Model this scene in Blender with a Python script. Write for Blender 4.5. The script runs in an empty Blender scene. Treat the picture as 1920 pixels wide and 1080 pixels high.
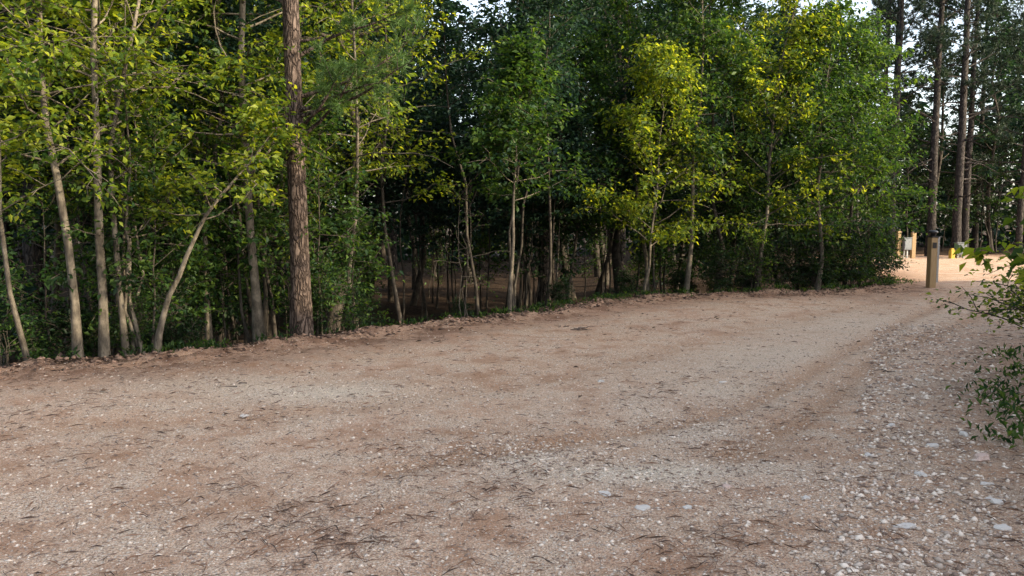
import bpy, math, numpy as np
from mathutils import Vector
scene=bpy.context.scene
COL=scene.collection
R=np.random.RandomState

# ------------------------------------------------------------ terrain maths
POLY=np.array([(-30,-14),(-13,1),(-9,5),(-5.6,7.9),(-4.3,8.9),(-2.9,10.3),(-1.2,11.9),(0.2,13.2),(1.6,14.9),(3.2,16.3),(5,17),(7,17.3),(8.6,18.2),(9.6,19.5),(10.6,23),(12.2,29),(13,34),(15,36),(30,36.5),(70,34),(70,-30),(-30,-30)],float)
def sdist(x,y):
    x=np.asarray(x,float); y=np.asarray(y,float)
    d=np.full(x.shape,1e9); ins=np.zeros(x.shape,bool)
    n=len(POLY)
    for i in range(n):
        a=POLY[i]; b=POLY[(i+1)%n]; e=b-a
        t=np.clip(((x-a[0])*e[0]+(y-a[1])*e[1])/(e@e),0,1)
        d=np.minimum(d,np.hypot(x-a[0]-t*e[0],y-a[1]-t*e[1]))
        c=((a[1]>y)!=(b[1]>y))
        with np.errstate(divide='ignore',invalid='ignore'):
            xi=a[0]+(y-a[1])*e[0]/(e[1] if e[1]!=0 else 1e-9)
        ins^=(c&(x<xi))
    return np.where(ins,-d,d)
def sm(a,b,v):
    t=np.clip((v-a)/(b-a),0,1); return t*t*(3-2*t)
def wob(x,y,s,k=0):
    return (np.sin(x*s+1.3+k)*np.cos(y*s*1.17-.7+k*2)+.5*np.sin(x*s*2.3-y*s*1.9+k)+.3*np.cos(x*s*4.1+y*s*3.7+2*k))/1.8
def hgt(x,y):
    x=np.asarray(x,float); y=np.asarray(y,float)
    s=sdist(x,y)+wob(x,y,2.1)*.2+wob(x,y,6.3,2)*.07
    drop=1.25-.75*sm(0,9,x)-.5*sm(20,34,y)*sm(6,14,x)
    z=-drop*sm(0.05,4,s)
    z=z+.11*np.exp(-((s+.12)/.32)**2)*np.clip(.5+.6*wob(x,y,3,2)+.4*wob(x,y,8,1),0,1.4)
    z=z+.10*wob(x,y,.9,1)*sm(.5,4,s)
    z=z+.022*wob(x,y,.8,3)+.008*wob(x,y,4,5)
    v=x-(.2+.5*y)
    z=z+.14*sm(.2,3,v)*sm(14,8,y)
    # unseen bank added beside the clearing to keep sun off the ground
    q=x-np.maximum(.76*y+2.8,4.5)
    z=z+7.0*sm(0,7.5,q)*sm(18,13.5,y)*(1+.06*wob(x,y,.5))
    return z
def h1(x,y): return float(hgt(np.array([x]),np.array([y]))[0])

# ------------------------------------------------------------ mesh helpers
def mesh_np(name,V,F,mat=None,smooth=False):
    V=np.asarray(V,np.float32); F=np.asarray(F,np.int32)
    me=bpy.data.meshes.new(name)
    me.vertices.add(len(V)); me.vertices.foreach_set('co',V.ravel())
    k=F.shape[1]
    me.loops.add(F.size); me.loops.foreach_set('vertex_index',F.ravel())
    me.polygons.add(len(F)); me.polygons.foreach_set('loop_start',np.arange(0,F.size,k,dtype=np.int32))
    me.polygons.foreach_set('loop_total',np.full(len(F),k,np.int32))
    if smooth: me.polygons.foreach_set('use_smooth',np.ones(len(F),bool))
    me.update(calc_edges=True)
    if mat: me.materials.append(mat)
    return me
class MB:
    def __init__(s): s.v=[];s.f=[];s.n=0
    def tube(s,pts,rad,sides=6,rough=0,rng=None):
        pts=np.asarray(pts,float); rad=np.asarray(rad,float); m=len(pts)
        T=np.gradient(pts,axis=0); T/=np.linalg.norm(T,axis=1)[:,None]+1e-9
        ref=np.array([0.31,.95,0.05]) if abs(T[0,2])>.6 else np.array([0,0,1.])
        A=np.cross(T,ref); A/=np.linalg.norm(A,axis=1)[:,None]+1e-9
        B=np.cross(T,A)
        a=np.arange(sides)*2*math.pi/sides
        rr=rad[:,None]*np.ones((1,sides))
        if rough: rr=rr*(1+rough*rng.randn(m,sides))
        V=pts[:,None,:]+rr[:,:,None]*(np.cos(a)[None,:,None]*A[:,None,:]+np.sin(a)[None,:,None]*B[:,None,:])
        i=np.arange(m-1)[:,None]*sides; j=np.arange(sides)[None,:]; j2=(j+1)%sides
        F=np.stack([i+j,i+j2,i+sides+j2,i+sides+j],-1).reshape(-1,4)+s.n
        s.v.append(V.reshape(-1,3)); s.f.append(F); s.n+=m*sides
    def mesh(s,name,mat): return mesh_np(name,np.concatenate(s.v),np.concatenate(s.f),mat,True)
def nrm(a): return a/(np.linalg.norm(a,axis=-1,keepdims=True)+1e-9)
def leaf_mesh(name,P,D,S,rng,mat,wr=.27,flat=.8,fold=.16):
    N=len(P); D=nrm(D)
    up=np.array([0,0,1.])*flat+rng.randn(N,3)*.45
    W=nrm(np.cross(D,up)); Nn=nrm(np.cross(W,D))
    S=S[:,None]
    mid=P+D*S*.45
    f=fold*(.5+rng.rand(N,1))
    L=mid+W*S*wr+Nn*S*f; Rr=mid-W*S*wr+Nn*S*f
    tip=P+D*S-Nn*S*.08
    V=np.stack([P,Rr,tip,L],1).reshape(-1,3)
    b=np.arange(N)[:,None]*4
    F=np.concatenate([b+np.array([[0,1,2]]),b+np.array([[0,2,3]])],0)
    return mesh_np(name,V,F,mat)
def needle_mesh(name,P,D,S,W,rng,mat):
    N=len(P); D=nrm(D); X=nrm(np.cross(D,rng.randn(N,3)))
    S=S[:,None]
    V=np.stack([P-X*W/2,P+X*W/2,P+D*S],1).reshape(-1,3)
    F=np.arange(N*3).reshape(-1,3)
    return mesh_np(name,V,F,mat)

# ------------------------------------------------------------ materials
def newmat(name):
    m=bpy.data.materials.new(name); m.use_nodes=True; nt=m.node_tree; nt.nodes.clear()
    return m,nt,nt.nodes,nt.links
def N(nt,t,**k):
    n=nt.nodes.new(t)
    for a,b in k.items(): setattr(n,a,b)
    return n
def ramp(nt,fac,stops,interp='LINEAR'):
    r=N(nt,'ShaderNodeValToRGB'); r.color_ramp.interpolation=interp
    e=r.color_ramp.elements
    while len(e)<len(stops): e.new(.5)
    for i,(p,c) in enumerate(stops): e[i].position=p; e[i].color=(*c,1) if len(c)==3 else c
    nt.links.new(fac,r.inputs[0]); return r.outputs[0]
def mix(nt,f,a,b,bt='MIX'):
    m=N(nt,'ShaderNodeMix',data_type='RGBA',blend_type=bt)
    for s,v in ((0,f),(6,a),(7,b)):
        if isinstance(v,(int,float)): m.inputs[s].default_value=v
        elif isinstance(v,tuple): m.inputs[s].default_value=(*v,1)
        else: nt.links.new(v,m.inputs[s])
    return m.outputs[2]
def math_(nt,op,a,b=0.,c=None):
    m=N(nt,'ShaderNodeMath',operation=op)
    for i,v in enumerate((a,b,c)):
        if v is None: continue
        if isinstance(v,(int,float)): m.inputs[i].default_value=v
        else: nt.links.new(v,m.inputs[i])
    return m.outputs[0]
def mapr(nt,v,a,b,c=0.,d=1.):
    m=N(nt,'ShaderNodeMapRange',clamp=True)
    nt.links.new(v,m.inputs[0])
    for i,q in enumerate((a,b,c,d)): m.inputs[i+1].default_value=q
    return m.outputs[0]
def noise(nt,co,s,d=4,r=.6):
    n=N(nt,'ShaderNodeTexNoise'); n.inputs['Scale'].default_value=s; n.inputs['Detail'].default_value=d; n.inputs['Roughness'].default_value=r
    nt.links.new(co,n.inputs['Vector']); return n.outputs['Fac']
def leafmat(name,cols,tcol,trans=.42,rough=.5):
    m,nt,ns,ln=newmat(name)
    g=N(nt,'ShaderNodeNewGeometry'); oi=N(nt,'ShaderNodeObjectInfo')
    v=math_(nt,'ADD',math_(nt,'MULTIPLY',g.outputs['Random Per Island'],.8),math_(nt,'MULTIPLY',oi.outputs['Random'],.25))
    c=ramp(nt,v,[(i/(len(cols)-1)*.8+.1,k) for i,k in enumerate(cols)])
    p=N(nt,'ShaderNodeBsdfPrincipled'); ln.new(c,p.inputs['Base Color']); p.inputs['Roughness'].default_value=rough
    p.inputs['Specular IOR Level'].default_value=.2
    t=N(nt,'ShaderNodeBsdfTranslucent'); tcx=mix(nt,1.,c,tcol,'MULTIPLY'); ln.new(tcx,t.inputs[0])
    mx=N(nt,'ShaderNodeMixShader'); mx.inputs[0].default_value=trans
    ln.new(p.outputs[0],mx.inputs[1]); ln.new(t.outputs[0],mx.inputs[2])
    o=N(nt,'ShaderNodeOutputMaterial'); ln.new(mx.outputs[0],o.inputs[0]); return m
def barkmat(name,c1,c2,c3,sc=14,stretch=.22,bump=.6,vor=False,pale=1.35):
    m,nt,ns,ln=newmat(name)
    tc=N(nt,'ShaderNodeTexCoord'); mp=N(nt,'ShaderNodeMapping'); mp.inputs['Scale'].default_value=(1,1,stretch)
    ln.new(tc.outputs['Object'],mp.inputs[0])
    n1=noise(nt,mp.outputs[0],sc,6,.65); n2=noise(nt,tc.outputs['Object'],5.3,4)
    c=ramp(nt,n1,[(.32,c1),(.52,c2),(.72,c3)])
    c=mix(nt,mapr(nt,n2,.5,.7,0,.6),c,tuple(x*pale for x in c3))
    c=mix(nt,mapr(nt,n2,.45,.3,0,.6),c,c1)
    hgt_=n1
    if vor:
        w=N(nt,'ShaderNodeTexVoronoi',feature='DISTANCE_TO_EDGE'); w.inputs['Scale'].default_value=sc*1.9; w.inputs['Randomness'].default_value=1.
        dv=N(nt,'ShaderNodeVectorMath',operation='ADD'); ln.new(mp.outputs[0],dv.inputs[0])
        nn=N(nt,'ShaderNodeTexNoise'); nn.inputs['Scale'].default_value=12; nn.inputs['Detail'].default_value=4; ln.new(mp.outputs[0],nn.inputs['Vector'])
        sc_=N(nt,'ShaderNodeVectorMath',operation='SCALE'); sc_.inputs['Scale'].default_value=.12; ln.new(nn.outputs['Color'],sc_.inputs[0]); ln.new(sc_.outputs[0],dv.inputs[1])
        ln.new(dv.outputs[0],w.inputs['Vector'])
        e=mapr(nt,w.outputs['Distance'],0,.2)
        c=mix(nt,e,tuple(x*.6 for x in c1),c)
        hgt_=math_(nt,'ADD',math_(nt,'MULTIPLY',e,1.2),math_(nt,'MULTIPLY',n1,.6))
    p=N(nt,'ShaderNodeBsdfPrincipled'); ln.new(c,p.inputs['Base Color']); p.inputs['Roughness'].default_value=.9; p.inputs['Specular IOR Level'].default_value=.15
    b=N(nt,'ShaderNodeBump'); b.inputs['Strength'].default_value=bump; b.inputs['Distance'].default_value=.02; ln.new(hgt_,b.inputs['Height']); ln.new(b.outputs[0],p.inputs['Normal'])
    o=N(nt,'ShaderNodeOutputMaterial'); ln.new(p.outputs[0],o.inputs[0]); return m
def plain(name,c1,c2,sc=20,rough=.8,metal=0,island=False,stretch=(1,1,1),bump=.15):
    m,nt,ns,ln=newmat(name)
    tc=N(nt,'ShaderNodeTexCoord'); mp=N(nt,'ShaderNodeMapping'); mp.inputs['Scale'].default_value=stretch; ln.new(tc.outputs['Object'],mp.inputs[0])
    f=noise(nt,mp.outputs[0],sc,5)
    if island:
        g=N(nt,'ShaderNodeNewGeometry'); f=math_(nt,'ADD',math_(nt,'MULTIPLY',g.outputs['Random Per Island'],.8),math_(nt,'MULTIPLY',f,.2))
    c=ramp(nt,f,[(.25,c1),(.75,c2)])
    p=N(nt,'ShaderNodeBsdfPrincipled'); ln.new(c,p.inputs['Base Color']); p.inputs['Roughness'].default_value=rough; p.inputs['Metallic'].default_value=metal
    b=N(nt,'ShaderNodeBump'); b.inputs['Strength'].default_value=bump; b.inputs['Distance'].default_value=.005; ln.new(f,b.inputs['Height']); ln.new(b.outputs[0],p.inputs['Normal'])
    o=N(nt,'ShaderNodeOutputMaterial'); ln.new(p.outputs[0],o.inputs[0]); return m

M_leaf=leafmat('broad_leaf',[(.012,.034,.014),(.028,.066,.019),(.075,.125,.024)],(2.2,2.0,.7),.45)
M_leafD=leafmat('shade_leaf',[(.005,.015,.008),(.011,.027,.010),(.028,.056,.014)],(1.9,1.8,.8),.35)  # understory leaves darkened in colour to stand in for shade
M_leafB=leafmat('deep_leaf',[(.007,.022,.019),(.014,.036,.026),(.028,.058,.031)],(1.8,1.7,.8),.38)  # deep-wood green darkened and blued, painting in shade and haze
M_leafY=leafmat('edge_leaf',[(.018,.045,.012),(.09,.145,.018),(.23,.27,.035)],(2.4,2.05,.6),.5)  # brightened, yellowed leaf colour with sunlight painted into it
M_need=leafmat('pine_needle',[(.011,.026,.020),(.020,.039,.025),(.038,.062,.028)],(1.3,1.2,.7),.2)
M_needL=leafmat('sunlit_pine_needle',[(.03,.065,.022),(.05,.10,.028),(.08,.14,.03)],(1.5,1.4,.7),.3)  # brighter copy of the needle colour, sunlight painted on the big pine
M_barkL=barkmat('pale_bark',(.038,.032,.025),(.095,.08,.061),(.175,.15,.115),20,.4,.5,False,1.6)
M_barkD=barkmat('dark_bark',(.024,.02,.017),(.048,.04,.032),(.085,.073,.058),14,.3,.5)
M_barkP=barkmat('red_pine_bark',(.05,.036,.029),(.105,.077,.062),(.17,.128,.104),9,.33,1.,True)
M_barkPD=barkmat('grey_pine_bark',(.03,.026,.025),(.056,.048,.042),(.095,.08,.071),8,.3,.9,True)

# ------------------------------------------------------------ tree generators
def interp(path,t):
    k=len(path)-1; i=min(int(t*k),k-1); f=t*k-i
    return path[i]*(1-f)+path[i+1]*f
def broadleaf(name,seed,H,r0,ctrl=None,cb=.28,limbs=34,L0=1.8,twigs=8,lpt=20,leaf=.1,mt=M_barkL,ml=M_leaf,wr=.27,stems=1,spread=.25,droop=.35,keep=1.,twigp=.6):
    r=R(seed); mb=MB(); P=[];D=[]
    for st in range(stems):
        if ctrl is None:
            a=r.rand()*6.28; q=spread if stems>1 else .06
            off=np.zeros(2)
            c=np.array([math.cos(a),math.sin(a)])*q
            pts=[]
            for k in range(9):
                t=k/8
                off=off+r.randn(2)*.012*H
                xy=c*H*t*(1-.3*t)+off*(t>0)+(np.array([r.randn(),r.randn()])*.05 if stems>1 else 0)
                pts.append((xy[0],xy[1],t*H*(1 if st==0 else .7+.3*r.rand())))
            path=np.array(pts)
        else:
            c=np.array(ctrl,float); tt=np.linspace(0,1,14); zz=tt*H
            path=np.stack([np.interp(zz,c[:,2],c[:,0]),np.interp(zz,c[:,2],c[:,1]),zz],1)
            path[1:,:2]+=np.cumsum(r.randn(13,2)*.018,0)
        path[0,2]=-.15
        n=len(path); tt=np.linspace(0,1,n)
        rad=r0*(1-.9*tt**.9); rad[0]*=1.35
        if stems>1: rad*=.7
        mb.tube(path,rad,9 if r0>.05 else 6,.05,r)
        nl=limbs if stems==1 else limbs//stems+1
        for i in range(nl):
            u=(i+r.rand())/nl
            t=cb+(.99-cb)*u
            p=interp(path,t); rr=max(r0*(1-.9*t**.9)*.42,.006)
            az=i*2.4+r.rand()*1.2; L=L0*(1-.72*u**1.6)*(.5+.75*r.rand())
            el=math.radians(12+38*u+r.randn()*14)
            d=np.array([math.cos(az)*math.cos(el),math.sin(az)*math.cos(el),math.sin(el)])
            pts=[p]; 
            for k in range(5):
                d=nrm(d+r.randn(3)*.17+np.array([0,0,.05 if k<3 else -.1]))
                pts.append(pts[-1]+d*L/5)
            pts=np.array(pts)
            mb.tube(pts,np.linspace(rr,.004,6),5)
            if r.rand()>keep: continue
            for j in range(twigs):
                s=.25+.75*(j+r.rand())/twigs
                q=interp(pts,min(s,.999)); dd=nrm(interp(pts,min(s+.1,1.))-interp(pts,max(s-.15,0)))
                e=nrm(dd*.7+r.randn(3)*np.array([.8,.8,.35])); l=(.18+.3*r.rand())*L0**.6
                q1=q+e*l*.5; e2=nrm(e+r.randn(3)*.2-np.array([0,0,.15])); q2=q1+e2*l*.5
                if r.rand()<twigp: mb.tube([q,q1,q2],[.0055,.004,.002],3)
                m=max(2,int(lpt*(.5+r.rand())))
                s2=r.rand(m,1)**.7
                pp=np.where(s2<.5,q+(q1-q)*s2*2,q1+(q2-q1)*(s2*2-1))
                pp=pp+r.randn(m,3)*np.array([.07,.07,.045])*L0**.5
                P.append(pp); D.append(e*.5+r.randn(m,3)*np.array([.9,.9,.4])-np.array([0,0,droop]))
    P=np.concatenate(P);D=np.concatenate(D)
    S=leaf*(.55+.75*r.rand(len(P)))
    return mb.mesh(name+'_trunk',mt), leaf_mesh(name+'_crown',P,D,S,r,ml,wr)
def pine(name,seed,H,r0,cb=.4,limbs=46,L0=2.2,nd=34,nw=.011,nl=.17,mt=M_barkPD,dead=8,lean=.0,extra=None,dead_lo=.12,sides=12,mn=M_need):
    r=R(seed); mb=MB(); P=[];D=[]
    n=24; tt=np.linspace(0,1,n)
    path=np.stack([lean*tt*H+np.cumsum(r.randn(n))*.012,np.cumsum(r.randn(n))*.012,tt*H],1); path[0]=(0,0,-.2)
    rad=r0*(1-.85*tt); rad[0]*=1.3; rad[1]*=1.03
    mb.tube(path,rad,sides,.03,r)
    specs=[]
    for i in range(dead):
        t=dead_lo+(cb-dead_lo)*(i+r.rand())/dead
        specs.append((t,r.rand()*6.28,L0*(.2+.5*r.rand()),math.radians(r.uniform(-15,20)),False))
    for i in range(limbs):
        u=(i+r.rand())/limbs; specs.append((cb+(.99-cb)*u,i*2.4+r.rand(),L0*(1-.75*u**1.4)*(.55+.6*r.rand()),math.radians(5+45*u+r.randn()*10),True))
    if extra: specs+=extra
    for (t,az,L,el,liv) in specs:
        p=interp(path,t); d=np.array([math.cos(az)*math.cos(el),math.sin(az)*math.cos(el),math.sin(el)])
        pts=[p]
        for k in range(6):
            d=nrm(d+r.randn(3)*.13+np.array([0,0,.07 if liv else -.02])); pts.append(pts[-1]+d*L/6)
        pts=np.array(pts); mb.tube(pts,np.linspace(max(.012,r0*(1-.85*t)*.28),.004,7),5)
        if not liv:
            for j in range(3):
                q=interp(pts,.4+.5*r.rand()); e=nrm(d+r.randn(3)*.7); mb.tube([q,q+e*L*.15,q+e*L*.28+r.randn(3)*.03],[.006,.004,.002],3)
            continue
        for j in range(7):
            s=.35+.65*(j+r.rand())/7; q=interp(pts,min(s,.999))
            e=nrm(d*.7+r.randn(3)*np.array([.8,.8,.35])+np.array([0,0,.15])); l=.15+.3*r.rand()*L**.4
            q2=q+e*l; mb.tube([q,q+e*l*.5,q2],[.006,.005,.003],3)
            for (c,w) in ((q2,1.),(q+e*l*.55,.7)):
                m=int(nd*w); P.append(c+r.randn(m,3)*.02); D.append(e*.75+r.randn(m,3)*.75+np.array([0,0,.15]))
    P=np.concatenate(P);D=np.concatenate(D); S=nl*(.7+.5*r.rand(len(P)))
    return mb.mesh(name+'_trunk',mt), needle_mesh(name+'_crown',P,D,S,nw,r,mn)

def thing(name,loc,label,cat,parts,group=None,rz=0,sc=1.):
    e=bpy.data.objects.new(name,None); e.empty_display_size=.3; e.location=loc; e.rotation_euler=(0,0,rz)
    e.scale=(sc,sc,sc) if not isinstance(sc,tuple) else sc
    e['label']=label; e['category']=cat
    if group: e['group']=group
    COL.objects.link(e)
    for pn,me in parts:
        o=bpy.data.objects.new(pn,me); o.parent=e; COL.objects.link(o)
    return e
def tree_at(name,x,y,meshes,label,cat,group=None,rz=0,sc=1.):
    return thing(name,(x,y,h1(x,y)),label,cat,[('trunk',meshes[0]),('crown',meshes[1])],group,rz,sc)

# ---- trees standing along the edge of the gravel
edge=[
(-5.25,8.35,6.5,.028,None,.24,30,.75,1.3,'thin brown trunk tree on the bank edge'),
(-4.88,8.6,8.5,.050,[(0,0,0),(-.12,0,1.3),(-.3,0,2.6),(-.36,.1,3.6),(-.2,.3,8.5)],.24,42,.5,1.4,'leaning pale hardwood with sunlit forked upper limbs'),
(-4.72,8.85,9.0,.054,[(0,0,0),(-.06,0,2),(0,.05,4),(.2,.2,9)],.28,42,.5,1.4,'straight slender hardwood at the gravel edge'),
(-4.55,9.05,8.0,.040,[(0,0,0),(-.05,0,1.2),(-.1,0,2.4),(.25,.1,4),(.7,.3,8)],.25,40,.5,1.4,'slim grey hardwood curving at mid height'),
(-4.20,9.0,3.0,.045,[(0,0,0),(.22,0,.75),(.52,0,1.45),(.85,0,1.9),(1.2,.3,2.4),(1.35,.6,3.0)],.5,16,.8,.8,'pale crooked trunk leaning over at the gravel edge'),
(-3.5,10.65,10.,.07,[(0,0,0),(-.07,0,1.5),(-.12,0,2.6),(-.15,.1,4.5),(0,.2,10)],.22,50,.65,1.4,'tall grey hardwood beside the big pine'),
]
for i,(x,y,H,r0,c,cb,lb,kp,l0,lab) in enumerate(edge):
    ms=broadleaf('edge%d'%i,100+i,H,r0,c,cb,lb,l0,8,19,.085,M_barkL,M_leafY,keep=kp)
    tree_at('hardwood_tree',x,y,ms,lab,'tree',None)
for i,(x,y,H) in enumerate([(-5.9,9.6,7.5),(-4.3,10.9,8.5),(-2.5,12.6,8.8),(-4.1,12.6,9),(-6.6,11.2,8.5),(-1.9,13.6,8.0)]):
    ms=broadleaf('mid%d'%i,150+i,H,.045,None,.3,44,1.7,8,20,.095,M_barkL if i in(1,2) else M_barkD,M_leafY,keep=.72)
    tree_at('hardwood_tree',x,y,ms,'slender leafy tree with bright crown behind the bank edge','tree','leafy trees behind the bank edge')
ms=pine('bigpine',7,17,.135,.45,40,2.4,70,.007,.17,M_barkP,9,-.008,
   extra=[(.155,-.45,1.5,.35,True),(.165,-.7,1.3,.3,True),(.18,-.25,1.5,.15,True),(.26,3.3,1.4,.3,True),(.22,-.3,1.6,.2,True),(.175,-.5,1.9,.15,True),(.19,-.15,1.9,.1,True)],dead_lo=.14,sides=18,mn=M_needL)
tree_at('pine_tree',-2.87,10.45,ms,'large pine with reddish plated bark at the gravel edge','tree',None)
ms=broadleaf('clump',31,5.5,.035,None,.3,30,1.1,6,12,.085,M_barkL,M_leafY,stems=4,spread=.09)
tree_at('hardwood_tree',-4.45,9.2,ms,'clump of thin whitish stems on the bank edge','tree')
ms=broadleaf('young',41,4.25,.042,[(0,0,0),(.04,0,.8),(.10,0,2),(.22,0,3),(.28,0,4.25)],.45,36,1.1,8,22,.1,M_barkL,M_leaf,wr=.3)
tree_at('young_tree',-.05,13.15,ms,'young tree with pale slim trunk at gravel edge','tree')
ms=broadleaf('bareshrub',43,2.6,.018,None,.3,16,.7,4,3,.06,M_barkD,M_leaf,stems=3,spread=.16)
tree_at('shrub',-.78,13.0,ms,'nearly bare shrub with grey twisting stems','shrub')
rc=[(2.75,16.5,5.2,.035,'slim tree with sunlit leaves low down'),(3.85,17.1,8.5,.055,'slender tree with tawny trunk in the grove'),(4.6,17.5,8.5,.055,'leafy tree in the grove edge'),
    (5.6,17.7,7.4,.055,'leafy tree with bright upper crown'),(6.95,17.6,6.1,.05,'tall leafy tree with full crown at grove corner'),(8.0,18.5,6.0,.05,'leafy tree leaning towards the clearing'),(3.2,18.2,8.6,.06,'leafy tree behind the grove edge'),(8.9,19.8,6.0,.05,'leafy tree at the grove corner'),(1.4,18.0,6.5,.05,'leafy tree behind the bank')]
for i,(x,y,H,r0,lab) in enumerate(rc):
    ms=broadleaf('grove%d'%i,200+i,H,r0,None,.2 if i!=1 else .3,44,1.75,9,22,.11,M_barkL if i%3!=2 else M_barkD,M_leafY if i in(0,3) else M_leaf,keep=.85,droop=.6)
    tree_at('hardwood_tree',x,y,ms,lab,'tree')

# ---- forest behind
BGH=[11,13,15,12,9]; BFH=[13,15]; PNH=[19,22,17]
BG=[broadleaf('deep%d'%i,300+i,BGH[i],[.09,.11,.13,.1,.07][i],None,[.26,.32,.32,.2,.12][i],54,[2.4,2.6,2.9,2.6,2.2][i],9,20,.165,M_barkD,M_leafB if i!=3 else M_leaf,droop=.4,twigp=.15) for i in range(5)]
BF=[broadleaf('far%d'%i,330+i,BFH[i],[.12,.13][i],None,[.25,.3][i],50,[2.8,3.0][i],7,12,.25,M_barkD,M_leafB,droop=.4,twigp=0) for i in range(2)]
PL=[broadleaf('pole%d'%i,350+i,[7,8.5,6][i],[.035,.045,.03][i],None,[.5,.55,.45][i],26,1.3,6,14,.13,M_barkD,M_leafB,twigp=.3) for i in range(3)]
PN=[pine('pinebg%d'%i,400+i,PNH[i],[.17,.19,.15][i],[.32,.34,.25][i],56,2.7,24,.028,.25,M_barkPD,14,0) for i in range(3)]
SP=[broadleaf('sap%d'%i,500+i,[3.2,4.2,2.4,3.6][i],[.02,.026,.016,.022][i],None,.25,20,[.9,1.1,.8,1.][i],6,10,.1,M_barkD,[M_leafD,M_leafD,M_leaf,M_leaf][i]) for i in range(4)]
SH=[broadleaf('shr%d'%i,520+i,[1.3,1.7,1.][i],.014,None,.12,26,[.6,.7,.5][i],6,9,.075,M_barkD,[M_leafD,M_leaf,M_leafD][i],stems=5,spread=.3) for i in range(3)]
r=R(5)
def okdist(x,y,lo): return float(sdist(np.array([x]),np.array([y]))[0])>lo
cnt=0
gy=9.5
while gy<50:
    st=3.0 if gy<25 else 3.9
    for gx in np.arange(-42,46,st):
        x=gx+r.uniform(-1.3,1.3); y=gy+r.uniform(-1.3,1.3)
        if abs(x)>.70*y+2 or not okdist(x,y,1.6): continue
        if x>13 and 24<y<36.2: continue
        if -2.6<x<2.4 and y<19: continue
        q=x/y
        pinezone = (x>.46*y and y>30)
        low = (-.12<q<.04) or (.26<q<.46)      # lower canopy where the wood thins out
        cap=1.5+.262*y
        sc=.85+.35*r.rand()
        if (pinezone and r.rand()<.6) or (r.rand()<.2 and not low):
            tree_at('pine_tree',x,y,PN[r.randint(3)],'dark pine with a tall bare lower trunk','tree','pines of the surrounding wood',r.rand()*6.28,sc)
        elif y>29:
            k=r.randint(2)
            if low: sc=min(sc,cap/BFH[k])
            tree_at('hardwood_tree',x,y,BF[k],'dark-trunked broadleaf tree in the shaded wood','tree','broadleaf trees of the wood',r.rand()*6.28,sc)
        else:
            k=r.randint(5)
            if -4<x<4 and k>2: k=r.randint(3)
            if low: sc=min(sc,cap/BGH[k])
            tree_at('hardwood_tree',x,y,BG[k],'dark-trunked broadleaf tree in the shaded wood','tree','broadleaf trees of the wood',r.rand()*6.28,sc)
        cnt+=1
    gy+=st
print('bg trees',cnt)
for (x,y,k) in [(17.2,35.2,0),(18.9,35.0,1),(19.6,34.2,1),(21.3,36.5,0),(23.0,35.2,2),(18.2,38.5,0),(25,36.,0)]:
    tree_at('pine_tree',x,y,PN[k],'tall pine with bare grey trunk beyond the gravel','tree','pines of the surrounding wood',r.rand()*6.28,1.)
for i in range(26):
    x=13.5+i*.55+r.rand(); y=37.8+r.uniform(0,5)
    tree_at('sapling',x,y,SP[i%2],'thin sapling with sparse green leaves under the trees','sapling','saplings under the trees',r.rand()*6.28,1.1+.8*r.rand())
for i in range(66):
    if i<40: x=r.uniform(-3.2,4.5); y=r.uniform(14.5,27)
    else: y=r.uniform(10,18); x=-r.uniform(.28,.66)*y
    if not okdist(x,y,.9): continue
    tree_at('pole_tree',x,y,PL[r.randint(3)],'thin dark pole-like tree in the shaded wood','tree','thin pole trees in the wood',r.rand()*6.28,.7+.3*r.rand())
for i in range(110):
    y=r.uniform(9,30); x=r.uniform(-.68*y-.5,.45*y)
    if not okdist(x,y,.5): continue
    if -3<x<3 and y<26 and r.rand()<.8: continue
    tree_at('sapling',x,y,SP[r.randint(4)],'thin sapling with sparse green leaves under the trees','sapling','saplings under the trees',r.rand()*6.28,.75+.5*r.rand())
for i in range(14):
    x=r.uniform(-6.3,-2.4); y=np.interp(x,POLY[2:15,0],POLY[2:15,1])+r.uniform(.4,2.2)
    tree_at('sapling',x,y,SP[[0,3,3,2][r.randint(4)]],'thin sapling with bright leaves on the bank','sapling','saplings under the trees',r.rand()*6.28,.6+.5*r.rand())
for i in range(46):
    t=r.rand(); px=np.interp(t,[0,.35,.6,1],[-6.3,-2.9,1.2,9.3]); py=np.interp(px,POLY[2:15,0],POLY[2:15,1])
    if -2.2<px<1.4 and r.rand()<.8: continue
    x=px+r.uniform(-.3,.3)-.2; y=py+r.uniform(.3,1.6)
    tree_at('shrub',x,y,SH[r.randint(3)],'low leafy shrub growing along the gravel edge','shrub','shrubs along the gravel edge',r.rand()*6.28,.35+.4*r.rand())
for (x,y,s,k) in [(8.3,18.5,1.,0),(8.9,18.9,.9,0),(9.4,19.7,.8,1),(7.6,18.0,1.,0),(6.3,17.8,1.,0),(5.5,17.5,.9,1),(7.0,17.7,.9,0),(4.6,17.2,.8,0),(8.0,18.1,.8,1)]:
    tree_at('shrub',x,y,SH[k],'low leafy shrub growing along the gravel edge','shrub','shrubs along the gravel edge',r.rand()*6.28,s)

# ---- small unseen trees added on the bank to shade the clearing
for i in range(20):
    y=-12+27*i/19; x=max(.76*y+2.8,4.5)+6.5+r.uniform(0,2.)
    tree_at('hardwood_tree',x,y,BG[4],'unseen broadleaf tree added on the bank to shade the clearing','tree','unseen shade trees beside the clearing',r.rand()*6.28,.2+.14*r.rand())

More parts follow.
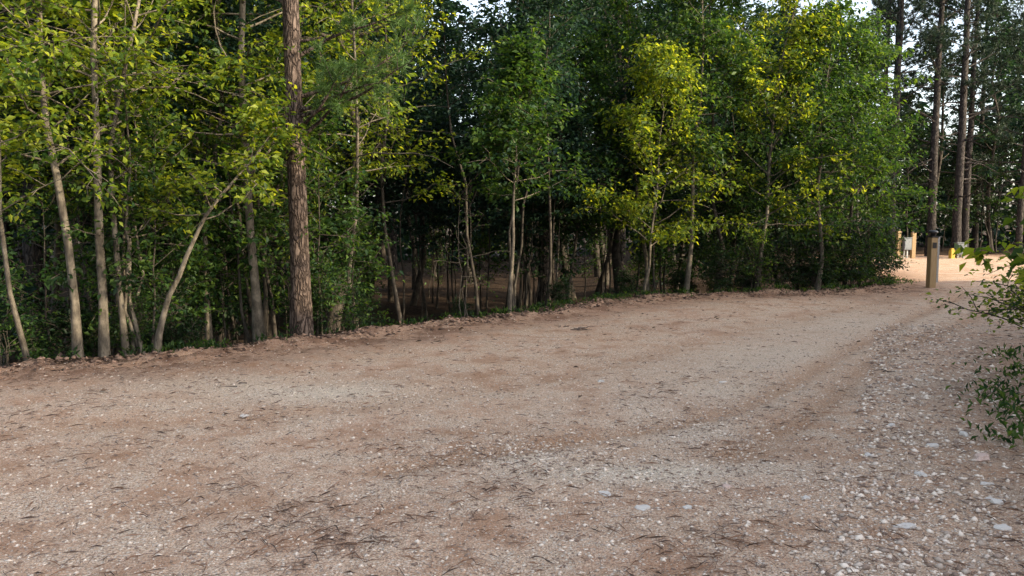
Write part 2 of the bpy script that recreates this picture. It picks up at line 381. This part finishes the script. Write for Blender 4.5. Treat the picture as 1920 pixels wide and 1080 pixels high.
# near verge bushes
ms=broadleaf('verge1',61,1.7,.028,[(0,0,0),(-.2,0,.8),(-.42,0,1.7)],.58,20,.5,6,11,.085,M_barkD,M_leafY,wr=.33,droop=.8)
tree_at('sapling',3.98,4.95,ms,'broad-leaved sapling reaching over the stony verge','sapling')
ms=broadleaf('verge2',62,1.15,.014,None,.4,46,.8,7,12,.045,M_barkD,M_leafY,stems=6,spread=.3,wr=.3)
tree_at('shrub',4.85,6.8,ms,'small-leaved arching shrub on the stony verge','shrub')

# far wood
r=R(77); n=60000
a=r.uniform(-.8,.85,n); d=r.uniform(54,66,n); hz=r.rand(n)*14*(.8+.22*np.sin(a*23)+.18*np.sin(a*57))
P=np.stack([np.sin(a)*d,np.cos(a)*d,hz-1],1)
k=wob(P[:,0],P[:,2]*1.4,.55)+.5*r.randn(n)>-.45
P=P[k]; me=leaf_mesh('far_wood',P,r.randn(len(P),3),.55*(.6+.8*r.rand(len(P))),r,M_leafB,.35)
o=bpy.data.objects.new('distant_woodland',me); COL.objects.link(o); o['kind']='stuff'; o['label']='distant mass of dark green woodland'; o['category']='woodland'

# ------------------------------------------------------------ ground
def axis(lo,hi,step,far,g=1.12):
    c=list(np.arange(lo,hi,step)); s=step; v=hi; up=[]
    while v<far: up.append(v); s*=g; v+=s
    up.append(far); s=step; v=lo; dn=[]
    while v>-far:
        s*=g; v-=s; dn.append(max(v,-far))
    return np.array(dn[::-1]+c+up)
xs=axis(-9,11,.07,400); ys=axis(2.5,21,.07,400)
X,Y=np.meshgrid(xs,ys); Z=hgt(X,Y)
Vg=np.stack([X,Y,Z],-1).reshape(-1,3); nx=len(xs); ny=len(ys)
ii=(np.arange(ny-1)[:,None]*nx+np.arange(nx-1)[None,:]).ravel()
Fg=np.stack([ii,ii+1,ii+nx+1,ii+nx],1)
mg,nt,ns,ln=newmat('gravel_and_soil')
gm=mesh_np('ground',Vg,Fg,mg,True)
xf=Vg[:,0];yf=Vg[:,1]
sd=sdist(xf,yf)
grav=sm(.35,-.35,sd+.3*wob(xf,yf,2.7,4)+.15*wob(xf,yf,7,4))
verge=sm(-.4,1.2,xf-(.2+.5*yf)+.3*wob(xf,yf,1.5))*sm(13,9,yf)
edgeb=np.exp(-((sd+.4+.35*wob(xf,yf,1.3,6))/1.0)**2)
def bl(cx,cy,rx,ry,rot=0):
    c,s=math.cos(rot),math.sin(rot); u=((xf-cx)*c+(yf-cy)*s)/rx; v=(-(xf-cx)*s+(yf-cy)*c)/ry
    return np.exp(-(u*u+v*v))
pale=bl(.05,5.15,.35,.22)+bl(.85,4.8,.9,.22,.1)+.9*bl(-1.75,7.1,1.1,.5)+.6*bl(1.3,5.8,.5,.6)+.5*bl(2.2,7.2,1.2,.5,.3)+.6*bl(3,9,2,.8,.5)+.5*bl(5.5,12,2.5,1.,.6)+.4*bl(-3,7.6,.9,.4)
brown=bl(-.3,5.7,.8,.35)+.6*bl(1.2,9,1.,.5)+.8*bl(-1,4.2,1.4,.3)*.6+.5*bl(.9,3.9,.5,.3)+.7*bl(-.6,7.9,1.5,.4)+.6*bl(-3,5.2,1.2,.5)+.6*bl(1.5,5.3,.9,.2,.2)+.5*bl(-2.8,8.6,1.2,.4,.5)+.5*bl(2.2,11.5,1.5,.5,.5)
def track(pts,w):
    pts=np.array(pts,float); d=np.full(xf.shape,9e9)
    for a,b in zip(pts[:-1],pts[1:]):
        e=b-a; t=np.clip(((xf-a[0])*e[0]+(yf-a[1])*e[1])/(e@e),0,1); d=np.minimum(d,np.hypot(xf-a[0]-t*e[0],yf-a[1]-t*e[1]))
    return np.exp(-(d/w)**2)
trk=track([(-.8,4.9),(.9,5.8),(1.9,6.5),(2.7,7.5),(4.,9.3),(6,12),(10,17)],.14)+track([(1.5,5.2),(2.6,6.5),(3.5,7.9),(4.8,9.7),(7,12),(12,18)],.16)+.5*track([(-6,5.5),(-2,6.2),(.5,8),(4,12),(9,17)],.22)
trk=np.clip(trk,0,1)
Vg[:,2]-=.035*trk; gm.vertices.foreach_set('co',Vg.astype(np.float32).ravel())
at=gm.color_attributes.new('zone','FLOAT_COLOR','POINT'); at.data.foreach_set('color',np.stack([grav,verge,edgeb,np.ones_like(grav)],1).astype(np.float32).ravel())
at=gm.color_attributes.new('patch','FLOAT_COLOR','POINT'); at.data.foreach_set('color',np.clip(np.stack([pale,brown,trk,np.ones_like(grav)],1),0,1).astype(np.float32).ravel())
g=bpy.data.objects.new('ground',gm); COL.objects.link(g); g['kind']='structure'; g['label']='pale gravel clearing falling away to brown forest floor'; g['category']='ground'
def attr(nm):
    a=N(nt,'ShaderNodeAttribute'); a.attribute_name=nm; s=N(nt,'ShaderNodeSeparateColor'); ln.new(a.outputs['Color'],s.inputs[0]); return s.outputs
z=attr('zone'); pt=attr('patch')
co=N(nt,'ShaderNodeNewGeometry').outputs['Position']
n_big=noise(nt,co,.55,4,.6); n_mid=noise(nt,co,2.2,6,.68); n_fine=noise(nt,co,28,5,.75); n_grit=noise(nt,co,110,2,.8)
def vor(s,f='F1'):
    v=N(nt,'ShaderNodeTexVoronoi',feature=f); v.inputs['Scale'].default_value=s; ln.new(co,v.inputs['Vector']); return v
v1=vor(62); v2=vor(130); v3=vor(24)
base=ramp(nt,n_big,[(.35,(.60,.375,.255)),(.5,(.68,.465,.325)),(.65,(.59,.36,.225))])
base=mix(nt,mapr(nt,n_mid,.48,.66),base,(.74,.575,.425))
base=mix(nt,mapr(nt,n_mid,.50,.38,0,.8),base,(.44,.25,.15))
base=mix(nt,math_(nt,'MULTIPLY',pt[0],mapr(nt,n_fine,.3,.6,.5,1.)),base,(.82,.73,.58))
base=mix(nt,math_(nt,'MULTIPLY',pt[1],mapr(nt,n_mid,.35,.6,.95,.5)),base,(.38,.21,.115))
base=mix(nt,math_(nt,'MULTIPLY',pt[2],mapr(nt,n_mid,.35,.6,.6,1.)),base,(.47,.265,.145))
s1=N(nt,'ShaderNodeSeparateColor'); ln.new(v1.outputs['Color'],s1.inputs[0])
s2=N(nt,'ShaderNodeSeparateColor'); ln.new(v2.outputs['Color'],s2.inputs[0])
st1=ramp(nt,s1.outputs[0],[(0,(.10,.07,.055)),(.3,(.42,.27,.18)),(.6,(.70,.52,.39)),(1,(.88,.81,.71))])
st2=ramp(nt,s2.outputs[0],[(0,(.11,.07,.053)),(.35,(.48,.30,.20)),(.7,(.70,.52,.38)),(1,(.88,.79,.67))])
dens=mapr(nt,n_mid,.36,.6,.2,.9)
base=mix(nt,math_(nt,'MULTIPLY',.6,dens),base,st2)
m1=math_(nt,'MULTIPLY',math_(nt,'GREATER_THAN',s1.outputs[1],.48),mapr(nt,v1.outputs['Distance'],.5,.35))
base=mix(nt,math_(nt,'MULTIPLY',m1,dens),base,st1)
base=mix(nt,1.,base,ramp(nt,n_grit,[(.25,(.48,.45,.43)),(.5,(1,1,1)),(.8,(1.3,1.3,1.3))]),'MULTIPLY')
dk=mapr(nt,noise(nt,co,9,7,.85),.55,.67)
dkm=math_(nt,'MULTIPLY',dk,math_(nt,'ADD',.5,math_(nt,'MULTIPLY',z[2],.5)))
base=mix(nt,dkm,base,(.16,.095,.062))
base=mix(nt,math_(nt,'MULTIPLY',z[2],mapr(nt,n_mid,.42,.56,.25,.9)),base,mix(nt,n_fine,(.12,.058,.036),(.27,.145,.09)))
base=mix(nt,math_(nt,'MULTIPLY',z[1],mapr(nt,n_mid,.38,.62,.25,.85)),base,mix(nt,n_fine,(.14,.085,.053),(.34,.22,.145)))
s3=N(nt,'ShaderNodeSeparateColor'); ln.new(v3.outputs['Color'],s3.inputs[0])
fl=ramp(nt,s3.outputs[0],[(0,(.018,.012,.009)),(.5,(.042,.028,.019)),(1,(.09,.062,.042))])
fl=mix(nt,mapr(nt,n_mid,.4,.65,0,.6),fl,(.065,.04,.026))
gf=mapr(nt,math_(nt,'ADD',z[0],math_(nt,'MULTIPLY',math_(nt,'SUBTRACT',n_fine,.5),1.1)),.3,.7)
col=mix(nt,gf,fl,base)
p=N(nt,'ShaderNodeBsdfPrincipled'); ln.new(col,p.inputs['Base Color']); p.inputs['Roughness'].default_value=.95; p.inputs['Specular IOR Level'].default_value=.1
hh=math_(nt,'ADD',math_(nt,'MULTIPLY',v1.outputs['Distance'],-.6),math_(nt,'ADD',math_(nt,'MULTIPLY',n_fine,1.2),math_(nt,'MULTIPLY',v2.outputs['Distance'],-.35)))
b=N(nt,'ShaderNodeBump'); b.inputs['Strength'].default_value=1.; b.inputs['Distance'].default_value=.026; ln.new(hh,b.inputs['Height']); ln.new(b.outputs[0],p.inputs['Normal'])
o=N(nt,'ShaderNodeOutputMaterial'); ln.new(p.outputs[0],o.inputs[0])

# ------------------------------------------------------------ loose stones (stuff)
M_stone=plain('loose_stone',(.20,.135,.10),(.74,.62,.51),30,.85,0,True)
M_clod=plain('soil_clod',(.07,.04,.028),(.28,.175,.12),30,.95,0,True)
def stones(name,n,seed,smin,smax,pw,region,mat,label):
    r=R(seed)
    y=3.0*np.exp(r.rand(n)*math.log(18/3.0)); x=r.uniform(-.72,.72,n)*y
    if region=='verge': 
        y=3+r.rand(n)**1.3*9; x=.2+.5*y+np.abs(r.randn(n))*.9-.5
    if region=='patch':
        c=np.array([(.85,4.8,.9,.35),(.1,5.2,.5,.3),(1.4,5.9,.6,.7),(1.8,4.3,.6,.5),(2.4,7.3,1.2,.8),(-1.7,7.1,1.2,.6)])[r.randint(0,6,n)]
        x=c[:,0]+r.randn(n)*c[:,2]*.7; y=c[:,1]+r.randn(n)*c[:,3]*.7
    if region=='edge':
        x=r.uniform(-7,9.5,n); y=np.interp(x,POLY[2:15,0],POLY[2:15,1])+r.randn(n)*.3-.15
    k=sdist(x,y)<(-.05 if region!='edge' else .5); x=x[k];y=y[k]; n=len(x)
    s=smin+(smax-smin)*r.rand(n)**pw
    base=np.array([(1,0,0),(0,1,0),(-1,0,0),(0,-1,0),(.1,.1,.7),(-.05,0,-.6)],float)
    V=base[None]*(1+.35*r.randn(n,6,1))*s[:,None,None]
    V*=np.stack([.7+.6*r.rand(n),.7+.6*r.rand(n),.5+.5*r.rand(n)],1)[:,None,:]
    a=r.rand(n)*6.28; c,sn=np.cos(a)[:,None],np.sin(a)[:,None]
    V=np.stack([V[:,:,0]*c-V[:,:,1]*sn,V[:,:,0]*sn+V[:,:,1]*c,V[:,:,2]],-1)
    V+=np.stack([x,y,hgt(x,y)+s*.15],1)[:,None,:]
    T=np.array([(0,1,4),(1,2,4),(2,3,4),(3,0,4),(1,0,5),(2,1,5),(3,2,5),(0,3,5)])
    F=(np.arange(n)[:,None,None]*6+T[None]).reshape(-1,3)
    o=bpy.data.objects.new(name,mesh_np(name,V.reshape(-1,3),F,mat)); COL.objects.link(o); o['kind']='stuff'; o['label']=label; o['category']='gravel'
stones('gravel',60000,1,.003,.014,3.8,'all',M_stone,'scattered pale gravel chips on the packed ground')
stones('gravel',7000,2,.005,.026,3,'verge',M_stone,'larger loose pale stones along the verge')
stones('gravel',6000,5,.004,.016,3,'patch',M_stone,'denser patches of pale crushed stone')
stones('soil_clods',8000,6,.006,.045,3.5,'edge',M_clod,'brown clods and debris along the bank edge')
def litter(name,n,seed,lmin,lmax,w,mat,label,clump=True):
    r=R(seed)
    y=3.0*np.exp(r.rand(n)*math.log(19/3.0)); x=r.uniform(-.72,.72,n)*y
    wt=.15+.8*sm(.1,.7,wob(x,y,1.1,7)*.6+wob(x,y,3.1,3)*.6)+1.0*np.exp(-((sdist(x,y)+.5)/.8)**2)+.5*sm(0,1,x-(.2+.5*y))
    k=(r.rand(n)<wt)&(sdist(x,y)<.3); x=x[k];y=y[k]; n=len(x)
    a=r.rand(n)*6.28; L=r.uniform(lmin,lmax,n); bend=r.randn(n)*.25
    zb=hgt(x,y)+.004+.006*r.rand(n)
    V=[]
    for t in (0,.5,1.):
        aa=a+bend*t; cx=x+np.cos(aa)*L*t; cy=y+np.sin(aa)*L*t
        for sgn in (-1,1):
            V.append(np.stack([cx-np.sin(aa)*w*sgn/2,cy+np.cos(aa)*w*sgn/2,zb+.012*t*(1-t)*4*r.rand(n)],1))
    V=np.stack(V,1).reshape(-1,3); b=np.arange(n)[:,None]*6
    F=np.concatenate([b+np.array([[0,1,3,2]]),b+np.array([[2,3,5,4]])],0)
    o=bpy.data.objects.new(name,mesh_np(name,V,F,mat)); COL.objects.link(o); o['kind']='stuff'; o['label']=label; o['category']='needles'
M_litter=plain('dead_needles',(.06,.035,.025),(.22,.12,.07),30,.9,0,True)
litter('pine_needles',28000,3,.05,.14,.0022,M_litter,'brown fallen pine needles strewn over gravel')
litter('twig_litter',1200,4,.03,.08,.0045,M_litter,'small dark twigs strewn over gravel')
r=R(9); n=10000
x=r.uniform(-9,9.5,n); y=r.uniform(7,24,n); s=sdist(x,y); k=(s>-.5)&(s<8)|((r.rand(n)<.02)&(s<0)); x=x[k];y=y[k]
D=r.randn(len(x),3); D[:,2]*=.2
M_dl=plain('dead_leaf',(.04,.024,.016),(.15,.09,.055),30,.9,0,True)
o=bpy.data.objects.new('leaf_litter',leaf_mesh('leaf_litter',np.stack([x,y,hgt(x,y)+.012],1),D,.04+.05*r.rand(len(x)),r,M_dl,.3,2.)); COL.objects.link(o); o['kind']='stuff'; o['label']='brown dead leaves over the forest floor'; o['category']='leaves'
r=R(12); P=[];D=[]
def weed(x,y,n,sp,hh):
    a=r.rand(n)*6.28; d=np.abs(r.randn(n))*sp
    px=x+np.cos(a)*d; py=y+np.sin(a)*d
    P.append(np.stack([px,py,hgt(px,py)+r.rand(n)*hh*.6],1)); D.append(np.stack([r.randn(n)*.7,r.randn(n)*.7,.4+r.rand(n)],1))
for i in range(130):
    t=r.rand(); px=-6.5+16*t; py=np.interp(px,POLY[2:15,0],POLY[2:15,1]); weed(px,py+r.uniform(-.15,.5),r.randint(8,40),.12,.14)
for (x,y) in [(4.1,6.3),(4.4,6.9),(3.6,5.45),(5,7.6),(4.0,5.9),(9.5,19.2),(10,19.6),(9.9,20.3),(9.2,18.8),(5.6,8.6)]: weed(x,y,90,.2,.2)
P=np.concatenate(P);D=np.concatenate(D)
o=bpy.data.objects.new('weeds',leaf_mesh('weeds',P,D,.04+.05*r.rand(len(P)),r,M_leaf,.16)); COL.objects.link(o); o['kind']='stuff'; o['label']='low green weeds at the gravel edge'; o['category']='weeds'

# ------------------------------------------------------------ rocks
import bmesh
M_rock=plain('rock_pale',(.36,.32,.28),(.62,.57,.52),14,.8); M_rockr=plain('rock_red',(.36,.22,.17),(.60,.47,.40),14,.8)
def rockmesh(seed,flat):
    r=R(seed); bm=bmesh.new(); bmesh.ops.create_icosphere(bm,subdivisions=2,radius=1)
    for v in bm.verts:
        d=v.co.normalized(); k=1+.22*math.sin(d.x*3+seed)+.18*math.cos(d.y*4+seed*2)+.09*r.randn()
        v.co=Vector((d.x*k,d.y*k*.7,max(-.5,min(.6,d.z*k))*flat))
    me=bpy.data.meshes.new('rock'); bm.to_mesh(me); bm.free(); return me
for i,(x,y,s,red,fl) in enumerate([(2.05,3.92,.05,0,.4),(.73,4.2,.05,0,.3),(.98,4.2,.035,0,.25),(3.15,5.08,.075,1,.5),(.55,4.4,.045,0,.3),(2.55,3.9,.04,0,.5),(3.4,5.7,.045,0,.6),(1.3,4.55,.035,1,.4),(-2.2,6.25,.04,0,.3),(.9,7.7,.04,0,.5),(2.1,7.6,.04,0,.4),(2.6,4.8,.04,0,.5),(2.9,4.6,.035,0,.5),(1.7,4.35,.03,0,.5),(3.0,6.0,.035,0,.6),(2.3,4.3,.03,1,.5),(2.75,4.3,.045,0,.5),(3.0,5.4,.04,0,.5),(2.45,5.2,.035,0,.4)]):
    me=rockmesh(i,fl); me.materials.append(M_rockr if red else M_rock)
    o=bpy.data.objects.new('rock',me); o.location=(x,y,h1(x,y)+s*fl*.15); o.scale=(s,s,s); o.rotation_euler=(0,0,i*1.3); COL.objects.link(o)
    o['label']='reddish stone resting on the stony ground' if red else 'pale grey flat stone lying in gravel'; o['category']='rock'; o['group']='larger stones on the gravel'
M_tw=plain('twig_wood',(.05,.035,.028),(.11,.08,.06),20,.9)
for i,(x,y,L) in enumerate([(.95,11.3,.4),(-2.65,7.4,.16),(3.9,8.1,.16),(.75,11.6,.25)]):
    r=R(800+i); mb=MB()
    for j in range(7 if L>.3 else 3):
        a=r.rand()*6.28; q=np.array([0,0,.012])+r.randn(3)*np.array([.06,.06,.002]); pts=[q]
        for k in range(4): a+=r.randn()*.35; q=q+np.array([math.cos(a),math.sin(a)*.7,.12*r.randn()])*L/4*(1 if j==0 else .6); q[2]=max(q[2],.008); pts.append(q)
        mb.tube(pts,np.linspace(.007,.002,5),5)
    o=bpy.data.objects.new('fallen_twig',mb.mesh('fallen_twig',M_tw)); o.location=(x,y,h1(x,y)); COL.objects.link(o)
    o['label']='dark broken twig lying on the gravel'; o['category']='twig'; o['group']='fallen twigs on gravel'

# ------------------------------------------------------------ bollard and pedestals
M_wood=plain('post_wood',(.22,.14,.06),(.34,.235,.12),12,.75,0,False,(6,6,.6),.3)
M_blk=plain('black_plastic',(.015,.015,.016),(.03,.03,.03),30,.4)
M_gry=plain('grey_enamel',(.13,.145,.155),(.19,.21,.22),8,.45,.2)
M_wht=plain('galvanised_steel',(.30,.31,.31),(.42,.43,.43),25,.45,.6)
M_yel=plain('yellow_plastic',(.45,.30,.03),(.55,.38,.05),10,.5)
def boxm(name,boxes,mat,bev=.006):
    bm=bmesh.new()
    for (cx,cy,cz,sx,sy,sz) in boxes:
        t=bmesh.new(); bmesh.ops.create_cube(t,size=1)
        for v in t.verts: v.co=Vector((cx+v.co.x*sx,cy+v.co.y*sy,cz+v.co.z*sz))
        bmesh.ops.bevel(t,geom=t.edges[:],offset=min(bev,min(sx,sy,sz)*.3),segments=2,affect='EDGES')
        m=bpy.data.meshes.new('t'); t.to_mesh(m); t.free(); bm.from_mesh(m); bpy.data.meshes.remove(m)
    me=bpy.data.meshes.new(name); bm.to_mesh(me); bm.free(); me.materials.append(mat); return me
def lathe(name,prof,mat,seg=20):
    V=[];F=[]
    for (rr,zz) in prof:
        for k in range(seg): V.append((rr*math.cos(k*2*math.pi/seg),rr*math.sin(k*2*math.pi/seg),zz))
    for i in range(len(prof)-1):
        for k in range(seg): F.append((i*seg+k,i*seg+(k+1)%seg,(i+1)*seg+(k+1)%seg,(i+1)*seg+k))
    return mesh_np(name,V,F,mat)
bx,by=10.1,18.6
thing('bollard',(bx,by,h1(bx,by)),'square wooden marker post with black lamp cap at gravel edge','bollard',
 [('post',boxm('post',[(0,0,.50,.145,.145,1.2)],M_wood)),
  ('conduit',boxm('conduit',[(.105,-.03,.62,.05,.06,1.0)],M_wht)),
  ('collar',boxm('collar',[(.01,0,1.115,.17,.17,.03)],M_blk)),
  ('lamp_cap',lathe('lamp_cap',[(0.0,1.131),(.06,1.131),(.06,1.19),(.095,1.195),(.1,1.225),(.07,1.25),(0,1.262)],M_blk)),
  ('number_plate',boxm('plate',[(0,-.078,.93,.09,.008,.12)],M_blk,.002))],None,.1,1.1)
def pedestal(x,y,lab,two=True):
    parts=[('post',boxm('post',[(-.36,0,.5,.14,.14,1.35)],M_wood))]
    if two: parts.append(('post',boxm('post2',[(.32,0,.48,.18,.14,1.25)],M_wood)))
    parts+=[('meter_box',boxm('mb',[(-.02,-.09,.62,.34,.16,.5),(-.02,-.178,.62,.29,.015,.42),(-.02,-.09,.89,.38,.2,.03)],M_gry)),
      ('backboard',boxm('bb',[(-.02,0.0,.75,.5 if two else .3,.035,.16),(-.02,0.,.45,.5 if two else .3,.035,.12)],M_wood)),
      ('conduit',boxm('cd',[(.02,-.05,.18,.06,.06,.38),(-.12,-.05,.18,.04,.04,.38)],M_wht))]
    thing('power_pedestal',(x,y,h1(x,y)),lab,'utility box',parts,None,.1,1.)
pedestal(17.1,33.6,'grey electrical box between two wooden posts')
thing('power_pedestal',(19.35,33.4,h1(19.35,33.4)),'small grey utility box beside a yellow cover','utility box',
 [('meter_box',boxm('mb',[(0,0,.42,.42,.25,.5),(0,-.13,.42,.36,.02,.42),(0,0,.68,.46,.3,.03)],M_gry)),('pedestal_leg',boxm('lg',[(-.12,0,.08,.06,.1,.3),(.12,0,.08,.06,.1,.3)],M_wht)),
  ('valve_cover',boxm('vc',[(-.42,-.1,.17,.2,.2,.4),(-.42,-.1,.4,.14,.14,.08)],M_yel,.03))],None,0,1.)

# ------------------------------------------------------------ light, sky, camera
EL,AZ=math.radians(21),math.radians(112)
S=Vector((math.cos(EL)*math.sin(AZ),math.cos(EL)*math.cos(AZ),math.sin(EL)))
l=bpy.data.lights.new('sun','SUN'); l.energy=8.5; l.angle=math.radians(.5); l.color=(1,.84,.58)
lo=bpy.data.objects.new('sun',l); lo.rotation_euler=(-S).to_track_quat('-Z','Y').to_euler(); COL.objects.link(lo)
w=bpy.data.worlds.new('World'); scene.world=w; w.use_nodes=True; wn=w.node_tree
bg=wn.nodes['Background']; sk=wn.nodes.new('ShaderNodeTexSky'); sk.sky_type='NISHITA'; sk.sun_disc=False; sk.sun_elevation=EL; sk.sun_rotation=AZ; sk.dust_density=3.
hs=wn.nodes.new('ShaderNodeHueSaturation'); hs.inputs['Saturation'].default_value=.62
wn.links.new(sk.outputs[0],hs.inputs['Color']); wn.links.new(hs.outputs[0],bg.inputs[0]); bg.inputs[1].default_value=.58
cam=bpy.data.cameras.new('cam'); cam.lens=27.2; cam.clip_end=1500
co_=bpy.data.objects.new('camera',cam); co_.location=(0,0,1.6); co_.rotation_euler=(math.radians(90-4.93),0,0); COL.objects.link(co_); scene.camera=co_
scene.view_settings.view_transform='Standard'; scene.view_settings.look='None'; scene.view_settings.exposure=0
